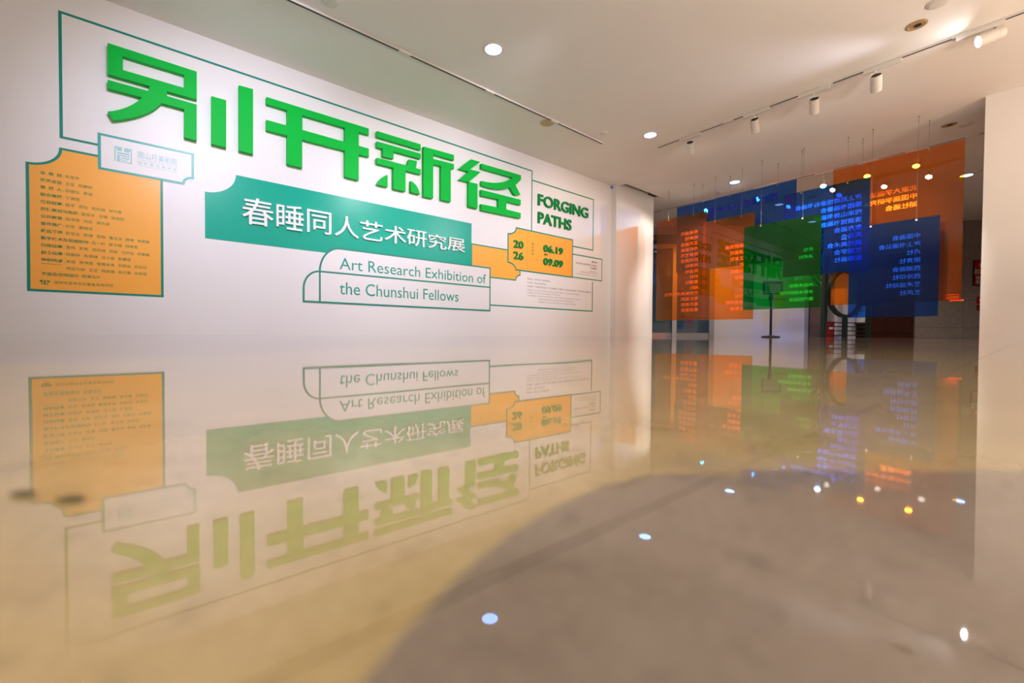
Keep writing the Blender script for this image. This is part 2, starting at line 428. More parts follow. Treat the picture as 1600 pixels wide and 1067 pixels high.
# glazed entrance on the left
dr = tag(ubox('door_1', -2.6, uL-0.002, 2.98, H, -0.2, 0.0, DFRAME), kind='structure')
zt = bk(1018, 388)[1]; zt2 = bk(1018, 382)[1]
um0 = bk(1051, 450)[0]; um1 = bk(1058, 450)[0]; ur0 = bk(1109, 450)[0]
ubox('transom', -2.6, uL-0.002, zt, zt2, -0.12, 0.0, LFRAME, dr)
ubox('mullion', um0, um1, 0.0, zt-0.001, -0.10, 0.0, LFRAME, dr)
ubox('door_post', ur0, uL-0.002, 0.0, zt-0.001, -0.12, 0.01, DFRAME, dr)
ubox('mullion', um0-1.9, um0-1.78, 0.0, zt-0.001, -0.10, 0.0, LFRAME, dr)
ubox('bottom_rail', -2.6, ur0-0.001, 0.0, 0.10, -0.09, -0.02, DFRAME, dr)
ubox('glass_pane', um1+0.001, ur0-0.001, 0.1, zt-0.001, -0.06, -0.045, GLASS, dr)
ubox('glass_pane', um0-1.779, um0-0.001, 0.1, zt-0.001, -0.06, -0.045, GLASS, dr)
ubox('glass_pane', -2.6, ur0, zt2+0.001, 2.98, -0.06, -0.045, GLASS, dr)
tag(ubox('wall_street', -4.5, uL+1.2, 0, H, -1.9, -1.75, BLUEW), kind='structure')
pp = tag(bbox_w('poster', 1071, 1085, 492, 513, -0.5, -0.46, PURPLE), 'dark purple poster stand behind the glass entrance door', 'poster')
pp.location.z = 0
# passage between plaster wall and wooden door
tag(ubox('wall_passage', uG-0.5, uD1+0.5, 0, H, -2.2, -2.0, BROWN), kind='structure')
tag(ubox('trim_1', uG+0.002, bk(1262.5, 500)[0], 0, 2.349, -0.3, 0.02, DFRAME), kind='structure')
tag(ubox('trim_2', bk(1266, 500)[0], bk(1285, 500)[0], 0, 2.349, -0.3, -0.02, BROWN), kind='structure')
tag(ubox('wall_pillar', bk(1304, 500)[0], bk(1338, 500)[0]-0.004, 0, 2.349, -0.35, 0.0, LILAC), kind='structure')
d2 = tag(ubox('door_2', uD0, uD1-0.004, 0.0, 2.349, -0.12, -0.05, WOOD), kind='structure')
um = (uD0+uD1)/2
for a, b in ((uD0+0.08, um-0.05), (um+0.05, uD1-0.1)):
    for z0, z1 in ((0.15, 0.95), (1.05, 2.2)): ubox('door_panel', a, b, z0, z1, -0.049, -0.03, WOOD, d2)
ubox('door_handle', um+0.02, um+0.045, 0.9, 1.15, -0.049, -0.0, STEEL, d2)

# exhibition poster panel on the plaster wall: concentric green arcs on white
po = empty('wall_poster', bput(*bk(1230, 400), 0.0), 'large white poster with concentric dark green arcs on far plaster wall', 'poster')
a0 = bk(1200, 360, .03); a1 = bk(1286, 466, .03)
ubox('backing', a0[0], a1[0], a1[1], a0[1], 0.002, 0.03, POSTW, po)
cc = bk(1318, 405, .035)
for r0, r1 in ((0.34, 0.46), (0.58, 0.64), (0.68, 0.74), (0.78, 0.84), (0.9, 0.97)):
    pl = arc(cc, r1, r1, 120, 232, 16) + arc(cc, r0, r0, 232, 120, 16)
    pl = [(min(p[0], a1[0]-0.01), max(min(p[1], a0[1]-0.01), a1[1]+0.01)) for p in pl]
    plate('arc', [pl], 0.035, 0.004, POSTG, po, put=bput)
b0 = bk(1262, 447, .04); b1 = bk(1284, 466, .04)
ubox('green_block', b0[0], a1[0]-0.01, b1[1], b0[1], 0.031, 0.036, POSTG, po)

# fire cabinet, fire signs
fc = empty('fire_cabinet', bput(bk(1298, 520)[0], 0, 0.05), 'red fire extinguisher box on floor behind dark iron railing', 'cabinet')
q0 = bk(1294, 504, .3); q1 = bk(1303.5, 524, .3)
ubox('body', q0[0], q1[0], 0.0, q0[1], 0.05, 0.3, REDD, fc)
ubox('lid', q0[0]-0.01, q1[0]+0.01, q0[1]+0.001, q0[1]+0.03, 0.04, 0.31, RED, fc)
ubox('label_band', q0[0]+0.03, q1[0]-0.03, q0[1]*0.55, q0[1]*0.7, 0.301, 0.305, POSTW, fc)
fs_ = empty('fire_equipment_sign', bput(*bk(1534, 425), 0.0), 'tall red and white fire equipment sign on grey stone wall', 'sign')
q0 = bk(1522, 406.5, .03); q1 = bk(1548, 446, .03)
ubox('frame', q0[0], q1[0], q1[1], q0[1], 0.001, 0.025, BLACK, fs_)
ubox('face', q0[0]+.02, q1[0]-.02, q1[1]+.02, q0[1]-.02, 0.0255, 0.03, RED, fs_)
hh = q0[1]-q1[1]
ubox('white_band', q0[0]+.02, q1[0]-.02, q1[1]+hh*.46, q1[1]+hh*.64, 0.0305, 0.033, POSTW, fs_)
def text_far(name, s, u0, u1, z0, z1, d, m, parent, bold=0.01):
    vs, fs = glyphs(s, bold, 0, 2); q = bbox(vs); fx = (u1-u0)/(q[1]-q[0]); fz = (z1-z0)/(q[3]-q[2])
    return letters3d(name, vs, fs, lambda v: (u0+(v.x-q[0])*fx, z0+(v.y-q[2])*fz), d, 0, m, parent, put=bput)
text_far('text', '消火栓', q0[0]+.06, q1[0]-.06, q1[1]+hh*.5, q1[1]+hh*.6, .0335, RED, fs_)
plate('pictogram', [arc((q0[0]+.2, q1[1]+hh*.8), .08, .08, 0, 345, 14)], .033, .002, POSTW, fs_, put=bput)
for r in range(2):
    for c_ in range(3):
        uu = q0[0]+.06+c_*.13; zz = q1[1]+hh*(.08+.16*r)
        ubox('pictogram', uu, uu+.09, zz, zz+.09, .0305, .033, POSTW if (r+c_) % 2 else LILAC, fs_)
for k, (y0, y1, m_, lb) in enumerate(((463.5, 474, RED, 'small red sign below the tall fire sign on stone wall'),
                                      (477, 485, REDD, 'small square red framed sign nearest floor on stone wall'))):
    r0 = bk(1527, y0, .02); r1 = bk(1544, y1, .02)
    e = empty('fire_sign', bput(*r0, 0), lb, 'sign')
    ubox('plate', r0[0], r1[0], r1[1], r0[1], .001, .02, m_, e)
    ubox('symbol', r0[0]+.05, r0[0]+.14, r1[1]+.05, r0[1]-.05, .0205, .023, (POSTW, TAN)[k], e)

# dark iron railing with a large ring
phi = math.radians(17.0)
RD = Vector((math.cos(phi)*math.sin(YAW) + math.sin(phi)*math.cos(YAW), -math.cos(phi)*math.cos(YAW) + math.sin(phi)*math.sin(YAW), 0))
RN = Vector((RD.y, -RD.x, 0))
def fwd_pt(x, y, z):                     # point at a given forward distance
    v = LV @ Vector(((x-800)/FPX, (y-CY)/FPX, 1.0)); v = v * (z / v.y); return EYE + to_world(v)
RC = fwd_pt(1321, 459, 10.9)
if RN.dot(RC) > 0: RN = -RN
def rp(x, y):
    r = ray(x, y); t = (RC-EYE).dot(RN)/r.dot(RN); p = EYE+r*t; return ((p-RC).dot(RD), p.z)
def rput(u, z, d): p = RC + RD*u + RN*d; return (p.x, p.y, z)
rail = empty('ring_railing', rput(0, 0, 0), 'dark green iron railing with large round ring in lobby', 'railing')
zc = RC.z; Rr = 0.575
pts = [rput(Rr*math.cos(2*math.pi*k/48), zc + Rr*math.sin(2*math.pi*k/48), 0) for k in range(48)]
ring = MB(); n = 48; vs = []
for k in range(n):
    a = 2*math.pi*k/n
    for rr_, dd in ((Rr-.035, -.05), (Rr+.035, -.05), (Rr+.035, .05), (Rr-.035, .05)): vs.append(rput(rr_*math.cos(a), zc+rr_*math.sin(a), dd))
fs2 = []
for k in range(n):
    j = (k+1) % n
    for q in range(4): q2 = (q+1) % 4; fs2.append((4*k+q, 4*k+q2, 4*j+q2, 4*j+q))
ring.add(vs, fs2); smooth_by_angle(fixn(ring.build('ring', IRON, rail)))
def rbox(name, u0, u1, z0, z1, t=0.03):
    vs = [rput(u, z, d) for z in (z0, z1) for d in (-t, t) for u in (u0, u1)]
    return fixn(link_mesh(name, vs, [(0,2,3,1),(4,5,7,6),(0,1,5,4),(2,6,7,3),(0,4,6,2),(1,3,7,5)], IRON, rail))
rbox('post', -.05, .05, 0, zc-Rr-.036, .04)
uP = rp(1287, 480)[0]; zP = rp(1287, 423)[1]
rbox('end_post', uP-.04, uP+.04, 0, zP, .045)
rbox('end_post', -uP-.04+.1, -uP+.04+.1, 0, zP, .045)
for y in (504, 510.2, 516.8, 523.8):
    z = max(.03, rp(1310, y)[1])
    rbox('bar', uP+.041, -.051, z-.012, z+.012, .012); rbox('bar', .051, -uP+.059, z-.012, z+.012, .012)
for y in (457, 465.5, 474):
    z = rp(1292, y)[1]; e = -math.sqrt(max(0, (Rr+.035)**2-(z-zc)**2))
    rbox('bar', uP+.041, e, z-.012, z+.012, .012); rbox('bar', -e, -uP+.059, z-.012, z+.012, .012)

# sign stand
sb = fwd_pt(1204, 525.6, 10.6); sb.z = 0
st = empty('sign_stand', sb, 'black floor sign stand with framed notice in front of white wall', 'sign stand')
fx_ = Vector((math.sin(YAW), -math.cos(YAW), 0)); fy_ = Vector((math.cos(YAW), math.sin(YAW), 0))
def sp(a, z, d): p = sb + fx_*a - fy_*d; return (p.x, p.y, z)
def sbox(name, a0, a1, z0, z1, d0, d1, m):
    vs = [sp(a, z, d) for z in (z0, z1) for d in (d0, d1) for a in (a0, a1)]
    return fixn(link_mesh(name, vs, [(0,2,3,1),(4,5,7,6),(0,1,5,4),(2,6,7,3),(0,4,6,2),(1,3,7,5)], m, st))
kpx = 10.6/FPX
b_ = MB(); b_.lathe((sb.x, sb.y, 0), (0, 0, 1), [(0.0, .205), (.018, .205), (.03, .18), (.045, .05), (.05, .03)], 24); smooth_by_angle(b_.build('base', DKMET, st))
b_ = MB(); b_.lathe((sb.x, sb.y, 0.05), (0, 0, 1), [(0, .028), (.85, .028), (.86, .045), (.98, .05), (1.02, .022)], 16); smooth_by_angle(b_.build('pole', DKMET, st))
sbox('frame', -.24, .24, 1.06, 1.385, 0.03, 0.06, BLACK)
sbox('notice', -.20, .20, 1.09, 1.32, 0.0605, 0.066, POSTW)
for k in range(4): sbox('text_line', -.15+.03*(k % 2), .14-.02*k, 1.12+.05*k, 1.132+.05*k, .0665, .068, DKMET)

# white plastic sheet bundle beside the ring
shp = fwd_pt(1347.5, 500, 11.75)
pb = MB(); pb.lathe((shp.x, shp.y, 0.42), (0, 0, 1), [(0, .13), (.15, .12), (.3, .07), (.42, .09), (.46, .03)], 10)
for i, v in enumerate(pb.v): pb.v[i] = (v[0]+random.uniform(-.02, .02), v[1]+random.uniform(-.02, .02), v[2])
pst = empty('plastic_bag', (shp.x, shp.y, 0), 'crumpled white plastic bag on a low dark stool beside ring railing', 'bag')
pb.build('bag_body', POSTW, pst)
MB().bevbox((shp.x-.14, shp.y-.14, .36), (shp.x+.14, shp.y+.14, .42), .01).build('stool_seat', BLACK, pst)
for dx in (-.11, .11):
    for dy in (-.11, .11): MB().box((shp.x+dx-.012, shp.y+dy-.012, 0), (shp.x+dx+.012, shp.y+dy+.012, .359)).build('leg', BLACK, pst)

# added fill spots that raise the lobby light, no fixtures of their own
for (x, y, p) in ((11.2, 5.6, 120), (12.2, 3.6, 80), (13.6, 1.4, 70), (11.0, 1.0, 80), (14.5, -1.5, 70)):
    spot('lobby_fill', (x, y, 3.1), (x, y, 0), p, (1.0, 0.86, 0.77), 140, 1, .06)
spot('entrance_fill', (9.6, 8.9, 2.6), (9.4, 9.6, 1.2), 60, (0.5, 0.8, 1.0), 150, 1, .1)  # added lamp, only there to light the blue wall behind the glass doors

# ------------------------------------------------------------------ title wall graphics
# thin frame around the title
def frame_line(name, pts, wdt, out, th, m, parent=None, closed=False):
    P = [Vector(p) for p in pts]; n = len(P); L_, R_ = [], []
    for i in range(n):
        d1 = (P[i]-P[i-1]).normalized() if i else (P[1]-P[0]).normalized()
        d2 = (P[i+1]-P[i]).normalized() if i < n-1 else d1
        n1 = Vector((-d1.y, d1.x)); n2 = Vector((-d2.y, d2.x)); b = (n1+n2).normalized(); k = (wdt/2)/max(.3, b.dot(n1))
        L_.append(tuple(P[i]+b*k)); R_.append(tuple(P[i]-b*k))
    return plate(name, [L_ + R_[::-1]], out, th, m, parent)
LW = 0.022
s_l, z_t = W(93.5, 18.5); z_b = W(94, 214)[1]; s_r = W(831, 300)[0]
tf = empty('title_outline', (s_l, WD, z_b), 'thin dark teal rectangle line framing the green title characters', 'wall graphic')
frame_line('line', [(W(156, 228)[0], z_b), (s_l, z_b), (s_l, z_t), (s_r, z_t), (s_r, W(831, 362)[1])], LW, .0012, .001, TEAL, tf)
cf_t = W(929, 312.6)[1]; s_r2 = W(926.8, 350)[0]; cf_b = W(926.8, 391)[1]
cf = empty('caption_frame', (s_r2, WD, cf_b), 'thin teal rectangle line around the English words FORGING PATHS', 'wall graphic')
frame_line('line', [(s_r+LW/2, cf_t), (s_r2, cf_t), (s_r2, cf_b), (W(894, 385)[0], cf_b)], LW, .0012, .001, TEAL, cf)
# lower outline frame
of = empty('imprint_frame', (s_r2, WD, 0.5), 'wide thin teal outline box with imprint lines in small print', 'wall graphic')
ob = W(926.3, 486.3)[1]
frame_line('line', [(W(766, 470)[0], ob), (s_r2, ob), (s_r2, W(926.5, 440)[1])], LW, .0012, .001, TEAL, of)
sf = empty('venue_frame', (W(940, 420)[0], WD, W(940, 439)[1]), 'small teal outline box right of the ticket with venue text', 'wall graphic')
vt = W(940.3, 405.3)[1]; vb = W(940.3, 439)[1]; vr = W(940.3, 420)[0]
frame_line('line', [(W(894, 400)[0], vt), (vr, vt), (vr, vb), (W(894, 433)[0], vb)], LW*.9, .0022, .001, TEAL, sf)

# title characters
def px3(pts, sc, ox, oy): return [(p[0]/sc+ox, p[1]/sc+oy) for p in pts]
TH = 0.06
def wl(pts, out=TH): return [W(x, y, out) for x, y in pts]
Z3 = lambda L: px3(L, 4, 0, 0)
def arcpts(p0, p1, p2, n=8):            # quadratic bezier samples in image space, ends excluded
    r = []
    for i in range(1, n):
        t = i/n; r.append(((1-t)**2*p0[0]+2*t*(1-t)*p1[0]+t*t*p2[0], (1-t)**2*p0[1]+2*t*(1-t)*p1[1]+t*t*p2[1]))
    return r
def stroke(parent, pts, holes=(), name='stroke'):
    return plate(name, [wl(pts)] + [wl(h) for h in holes], TH, TH-0.0005, GREEN, parent)
def tchar(lab):
    return empty('title_character', (0, WD, 0), lab, 'character', 'raised green title characters')
t1 = tchar('leftmost big raised green title character, boxed top with swoosh and two bars')
A = [(672,267),(1230,447),(1230,622),(1045,570),(1040,598),(1230,653),(1230,878),(1152,858),(1152,682),(1010,643)]
A += arcpts((1010,643), (925,735), (705,752)) + [(705,752),(672,697)] + arcpts((672,697), (810,685), (888,608)) + [(888,608),(672,550),(672,497),(925,568),(935,537),(672,462)]
stroke(t1, Z3(A), [Z3([(766,349),(1152,468),(1152,549),(766,436)])])
stroke(t1, Z3([(1321,600),(1414,626),(1414,922),(1321,898)]))
stroke(t1, Z3([(1493,532),(1582,557),(1582,963),(1493,940)]))
t2 = tchar('second big raised green title character, two legs crossed by two long bars')
Z4 = lambda L: px3(L, 4, 300, 60)
def yl(p, q, x): return p[1] + (q[1]-p[1])*(x-p[0])/(q[0]-p[0])
ta, tb = (465,365), (1105,563); ba, bb = (465,408), (1105,603); ca, cb = (465,508), (1105,688); da, db = (465,572), (1105,740)
stroke(t2, Z4([ta, tb, bb, (1042, yl(ba,bb,1042)), (1042, yl(ca,cb,1042)), cb, db, (1042, yl(da,db,1042)), (1042,886), (957,864),
  (957, yl(da,db,957)), (688, yl(da,db,688)), (688,808), (595,786), (595, yl(da,db,595)), da, ca, (595, yl(ca,cb,595)), (595, yl(ba,bb,595)), ba]),
  [Z4([(690, yl(ba,bb,690)+2), (957, yl(ba,bb,957)), (957, yl(ca,cb,957)), (690, yl(ca,cb,690))])])
t3 = tchar('third big raised green title character, many short bars and quarter discs')
Z5 = lambda L: px3(L, 4, 560, 160)
stroke(t3, Z5([(117,178),(390,262),(390,297),(117,215)]))
stroke(t3, Z5([(117,243),(390,320),(390,352),(220,305),(220,352),(154,338),(154,290),(117,280)]))
stroke(t3, Z5([(117,345),(305,394),(318,355),(368,366),(360,410),(390,418),(390,450),(295,425),(295,556),(220,540),(220,408),(117,382)]))
stroke(t3, Z5([(117,512)] + arcpts((117,512),(140,462),(183,452)) + [(183,452),(183,528)]))
stroke(t3, Z5([(328,490)] + arcpts((328,490),(372,512),(385,574)) + [(385,574),(328,560)]))
stroke(t3, Z5([(408,275),(598,328),(598,362),(468,325),(468,352),(598,385),(598,416),(578,411),(578,622),(517,608),(517,397),(468,385),(468,600),(408,587)]))
t4 = tchar('rightmost big raised green title character, zigzag left part and curved right part')
stroke(t4, Z5([(705,355),(762,372),(698,418),(765,434),(692,497),(630,483),(690,432),(627,415)]))
stroke(t4, Z5([(690,496),(745,509),(745,664),(690,650)]))
B = [(770,382),(1017,455),(1017,483),(983,517),(1013,577),(985,580),(972,572),(948,530)]
B += arcpts((948,530),(880,560),(770,518)) + [(770,518),(770,490)] + arcpts((770,490),(890,522),(965,470)) + [(965,470),(770,413)]
stroke(t4, Z5(B))
stroke(t4, Z5([(768,545),(1015,608),(1015,641),(925,618),(925,668),(1015,691),(1015,724),(768,672),(768,635),(876,657),(876,605),(768,582)]))

# green banner
bn = empty('title_banner', (*W(322, 370)[:1], WD, W(322, 370)[1]), 'wide teal banner panel with notched corner under the green title', 'banner')
s0, z0 = W(320.4, 371.9); s1 = W(736.7, 360)[0]; z1 = W(368.5, 273.4)[1]; sn = W(368.5, 273.4)[0]; zn = W(320.4, 299.4)[1]
pl = [(s0, z0), (s1, z0), (s1, z1), (sn, z1)] + arc((s0, z1), sn-s0, z1-zn, 0, -90, 14)[1:]
plate('banner_face', [pl], .004, .0035, BANNER, bn)
cj = '春睡同人艺术研究展'
bx = [(378,428), (432,475), (480,518), (523,561), (563,598), (601,635), (636,667), (669,698), (699,727)]
top = lambda x: 305.5 + (x-378)*.1995; bot = lambda x: 348.5 + (x-378)*.1315
names_e = ['first', 'second', 'third', 'fourth', 'fifth', 'sixth', 'seventh', 'eighth', 'ninth']
for i, ch in enumerate(cj):
    x0, x1 = bx[i]
    a = W(x0, top(x0), .03); b = W(x0, bot(x0), .03); c = W(x1, 380, .03)
    vs, fs = glyphs(ch, .004, 0, 4); q = bbox(vs)
    if ch in '同人': q = (q[0], q[1], q[2], q[3])
    fx = (c[0]-a[0])/(q[1]-q[0]); fz = (a[1]-b[1])/(q[3]-q[2])
    o = letters3d('raised_character', vs, fs, lambda v: (a[0]+(v.x-q[0])*fx, b[1]+(v.y-q[2])*fz), .028, .0235, WHITE)
    tag(o, 'raised white Chinese character %s, %s from left on teal banner' % (ch, names_e[i]), 'character', 'raised white characters on the teal banner')

# English subtitle box with arched left ends
eb = empty('subtitle_box', (W(474, 472)[0], WD, W(474, 472)[1]), 'white box with teal outline and arched left corners, English subtitle', 'wall graphic')
e_r = W(765.2, 450)[0]; e_t = W(765.2, 419)[1]; e_m = W(765.2, 449)[1]; e_b = W(765.2, 485.3)[1]
e_x = W(499.5, 450)[0]; e_l = W(474.2, 460)[0]; e_xt = W(531, 391)[0]
e_ay = W(474.2, 450)[1]; e_xr = e_x
up = [(e_x, e_m), (e_r, e_m), (e_r, e_t), (e_xt, e_t)] + [(e_xt+(p[0]), p[1]) for p in [(-(e_xt-e_x)*math.sin(math.radians(a)), e_m+(e_t-e_m)*math.cos(math.radians(a))) for a in range(10, 90, 10)]]
lo = [(e_l, e_b), (e_r, e_b), (e_r, e_m), (e_x, e_m)] + [(e_x-(e_x-e_l)*math.sin(math.radians(a)), e_ay+(e_m-e_ay)*math.cos(math.radians(a))) for a in range(10, 91, 10)]
def inset_loop(nm, poly, base, wdt, m_line, m_face, parent, th=.001):
    p = poly if area2(poly) > 0 else poly[::-1]
    outer = inset(p, -wdt/2); inner = inset(p, wdt/2)
    plate('line', [outer, inner[::-1]], base+.0020, .0008, m_line, parent)
    plate(nm, [p], base+.0012, .0004, m_face, parent)
inset_loop('box_face', up, .0052, LW, TEAL, WALL, eb)
inset_loop('box_face', lo, .0062, LW, TEAL, WALL, eb)
frame_line('line', [(e_x, e_m-LW/2), (e_x, e_b+LW/2)], LW, .0080, .001, TEAL, eb)
BTEAL = mat('teal lettering', (0.0, 0.34, 0.26), 0.4, 0.4)
def words_on_wall(txt, x0, x1, yt, yb, m, parent, out, th):
    a = W(x0, yt, out); b = W(x0, yb, out); c = W(x1, yt, out); q = bbox(glyphs(txt)[0])
    fx = (c[0]-a[0])/(q[1]-q[0]); fz = (a[1]-b[1])/(q[3]-q[2]); k = 0
    for w_ in txt.split(' '):
        k2 = txt.index(w_, k) + len(w_); right = bbox(glyphs(txt[:k2])[0])[1]; k = k2
        for_v, fs = glyphs(w_); r = bbox(for_v)
        o = letters3d('word', for_v, fs, lambda v: (a[0]+(v.x-r[1]+right-q[0])*fx, b[1]+(v.y-q[2])*fz), out, th, m, parent)
words_on_wall('Art Research Exhibition of', 530.5, 759.5, 402, 420.5, BTEAL, eb, .0085, 0)
words_on_wall('the Chunshui Fellows', 530.5, 716.5, 440.0, 459.6, BTEAL, eb, .0095, 0)

# orange strip behind the ticket
os_ = empty('orange_strip', (W(737, 430)[0], WD, W(737, 430)[1]), 'orange strip with notched corner between teal banner and ticket', 'wall graphic')
a_ = W(736.9, 384); r_ = W(812.3, 425); tz = W(793, 390.5)[1]; bz = W(805.7, 437.7)[1]; nx = W(805.7, 437)[0]; nz = W(812.5, 430.3)[1]
pl = [(a_[0], bz), (nx, bz)] + [(r_[0]-(r_[0]-nx)*math.cos(math.radians(t)), bz+(nz-bz)*math.sin(math.radians(t))) for t in (20, 40, 60, 80)] + [(r_[0], nz), (r_[0], tz), (a_[0], tz)]
inset_loop('strip_face', pl, .0005, LW*.9, TEAL, ORANGE, os_)

# ticket
tk = empty('ticket_panel', (W(793, 433)[0], WD, W(793, 433)[1]), 'orange ticket shaped panel with teal edge and two notched corners', 'wall graphic')
kl = W(793.6, 390)[0]; kr = W(894.3, 400)[0]; kt = W(894.3, 374.8)[1]; kb = W(894.3, 433.2)[1]
knx = W(806.2, 390)[0]; knt = W(793.6, 365)[1]; knb = W(793.6, 409.6)[1]
pl = [(kr, kb), (kr, kt), (knx, kt)] + [(kl+(knx-kl)*math.cos(math.radians(t)), kt-(kt-knt)*math.sin(math.radians(t))) for t in range(15, 90, 15)] + \
     [(kl, knt), (kl, knb)] + [(kl+(knx-kl)*math.cos(math.radians(t)), kb+(knb-kb)*math.sin(math.radians(t))) for t in range(75, 0, -15)] + [(knx, kb)]
inset_loop('ticket_face', pl, .0030, LW, TEAL, ORANGE, tk)
sd = W(823.6, 400)[0]; dm = MB(); z = kb+.03
while z < kt-.03: plate_mb([rect(sd-.003, sd+.003, z, z+.012)], .0062, .0008, dm); z += .02
tag(dm.build('perforation', INK, tk), kind='stuff')
for k, ch in enumerate('展览时间'):
    text_on_wall('text_line', ch, 830.6, 834.2, 379+k*5.2, 382.6+k*5.2, INK, tk, out=.0062, res=1)
text_on_wall('text_line', '二〇二六年', 830.8, 841, 404.0, 405.6, INK, tk, out=.0062, res=1)
def raised_string(s, x0, x1, yt, yb, m, th, labf, grp, name='raised_letter', bold=.02, base=.0045):
    out = base + th
    a = W(x0, yt, out); b = W(x0, yb, out); c = W(x1, yt, out)
    q = bbox(glyphs(s, bold)[0]); fx = (c[0]-a[0])/(q[1]-q[0]); fz = (a[1]-b[1])/(q[3]-q[2])
    for i, ch in enumerate(s):
        if ch == ' ': continue
        right = bbox(glyphs(s[:i+1], bold)[0])[1]; vs, fs = glyphs(ch, bold); r = bbox(vs)
        o = letters3d(name, vs, fs, lambda v: (a[0]+(v.x-r[1]+right-q[0])*fx, b[1]+(v.y-q[2])*fz), out, th-.0003, m)
        tag(o, labf(i, ch), 'letter', grp)
ords = names_e
raised_string('FORGING', 841.6, 920, 302.2, 320.3, GREEND, .03, lambda i, c: 'raised dark green letter %s, %s letter of FORGING' % (c, ords[i]), 'raised green caption letters', bold=.017, base=.0005)
raised_string('PATHS', 841.6, 893.8, 330.2, 348.3, GREEND, .03, lambda i, c: 'raised dark green letter %s, %s letter of PATHS' % (c, ords[i]), 'raised green caption letters', bold=.017, base=.0005)
G = 'raised green date numerals on the ticket'
raised_string('20', 803.2, 818.4, 374.2, 386.2, GREEND, .02, lambda i, c: 'raised green numeral %s, upper %s digit of the year on ticket' % (c, ('left', 'right')[i]), G, 'raised_numeral', .02)
raised_string('26', 803.2, 818.4, 391.9, 404.2, GREEND, .02, lambda i, c: 'raised green numeral %s, lower %s digit of the year on ticket' % (c, ('left', 'right')[i]), G, 'raised_numeral', .02)
dig = ['first digit', 'second digit', 'dot', 'third digit', 'last digit']
raised_string('06.19', 849.8, 880.2, 381.6, 393.2, GREEND, .02, lambda i, c: 'raised green %s, %s of the upper date on ticket' % (c if c != '.' else 'point', dig[i]), G, 'raised_numeral', .035)
raised_string('–', 851.2, 856.2, 396.5, 397.8, GREEND, .02, lambda i, c: 'small raised green dash between the two dates on ticket', G, 'raised_numeral', .02)
raised_string('09.09', 849.8, 880.2, 402.2, 413.8, GREEND, .02, lambda i, c: 'raised green %s, %s of the lower date on ticket' % (c if c != '.' else 'point', dig[i]), G, 'raised_numeral', .035)

# venue text and imprint text
for k, (t, x0, y) in enumerate((('展览地点', 924.4, 407.5), ('深圳市关山月美术馆二楼展厅', 899.8, 408.8), ('中国画展厅', 922.8, 417.2), ('Exhibition Venue', 922, 423.0), ('Exhibition Hall on the second floor', 907.5, 423.2), ('Guan Shanyue Art Museum, Shenzhen', 900, 426.0))):
    hgt = (3.2, 3.0, 3.2, 1.7, 1.7, 1.7)[k]
    text_on_wall('text_line', t, x0, 933.2, y, y+hgt, GREY, sf, bold=.01 if k in (0, 2) else 0, out=.0036, res=1)
imp = [('指导单位：深圳市文化广电旅游体育局', 824, 859.5, 433.8, 3), ('主办单位：深圳市关山月美术馆', 824, 853, 439.8, 2.8),
       ('协办单位：岭南画派纪念馆 广州艺术博物院 广州画院 广东美术馆 深圳画院 广州美术学院中国画学院', 824, 923, 445.2, 3),
       ('Guiding Unit: Culture, Media, Tourism and Sport Bureau of Shenzhen Municipality', 824, 905, 451.4, 2.6),
       ('Organizer: Shenzhen Guan Shanyue Art Museum', 824, 874, 455.6, 2.5),
       ('Co-organizers: Memorial Hall of Lingnan School of Painting, Guangzhou Art Museum', 824, 907, 460.0, 2.5),
       ('Guangdong Academy of Painting, Yuexiu Gallery Museum', 840.5, 897, 465.9, 2.4), ('Guangzhou Academy of Fine Arts School of Chinese Painting', 840.5, 899.5, 470.4, 2.4)]
for t, x0, x1, y, hg in imp: text_on_wall('text_line', t, x0, x1, y, y+hg, GREY, of, out=.0015, res=1)

# credits panel
cp = empty('credits_panel', (W(43, 454)[0], WD, W(43, 454)[1]), 'large orange credits panel with teal border and notched top left corner', 'wall graphic')
l_ = W(43.2, 300)[0]; r_ = W(252.6, 300)[0]; b_z = W(43.2, 452.6)[1]; t_z = W(95, 232.5)[1]; n_s = W(95, 232.5)[0]; n_z = W(43.2, 254.5)[1]
pl = [(r_, b_z), (r_, t_z), (n_s, t_z)] + [(l_+(n_s-l_)*math.cos(math.radians(t)), t_z-(t_z-n_z)*math.sin(math.radians(t))) for t in range(10, 90, 8)] + [(l_, n_z), (l_, b_z)]
inset_loop('panel_face', pl, .0005, LW*.95, TEAL, ORANGE, cp)
rows = [('总　策　划', '陈俊宇'), ('展览总监', '王坚 陈麒仲'), ('策　展　人', '邱雪仪 李涵'), ('联合策展', '丁澜翔'), ('项目统筹', '程平 周怡 陈红娟 肖竹青'),
        ('展陈策划与实施', '蓝良才 王娟 梁佳阳'), ('公共教育', '陈湛菲 刘乐 谢先良'), ('宣传推广', '刘乐 戴榕泽'), ('藏品管理', '彭宝玉 陈博 贺翔 曹玉洁 韩啸 李晨墨'),
        ('数字技术及视频制作', '石一杉 黎子越 林希哲'), ('行政统筹', '雷鸣 罗希 郑丹琦 郑岩 汪轩怡 何春梅'), ('财务统筹', '陈麒仲 朱揭峰 汪小涵 彭睿璇'),
        ('特别鸣谢', '关怡 李伟铭 黎黄咏贤 刘致远 苏百钧'), ('', '司徒乃钟 王艾 杨舒媚 朱万章 庄程恒'), ('平面及空间设计', '图壤设计')]
adv = cjk_adv(); ws0 = W(62.9, 300)[0]; cell = (W(97.2, 300)[0]-ws0)/4*1.0
def cells(name, txt, s, z, cw, hgt, out, m, parent, bold=0.0, res=2):
    vs, fs = glyphs(txt, bold, 0, res); k = cw/adv; kz = hgt/adv
    q = bbox(glyphs('国')[0])
    return letters3d(name, vs, fs, lambda v: (s+v.x*k, z+(v.y-(q[2]+q[3])/2)*kz), out, 0, m, parent)
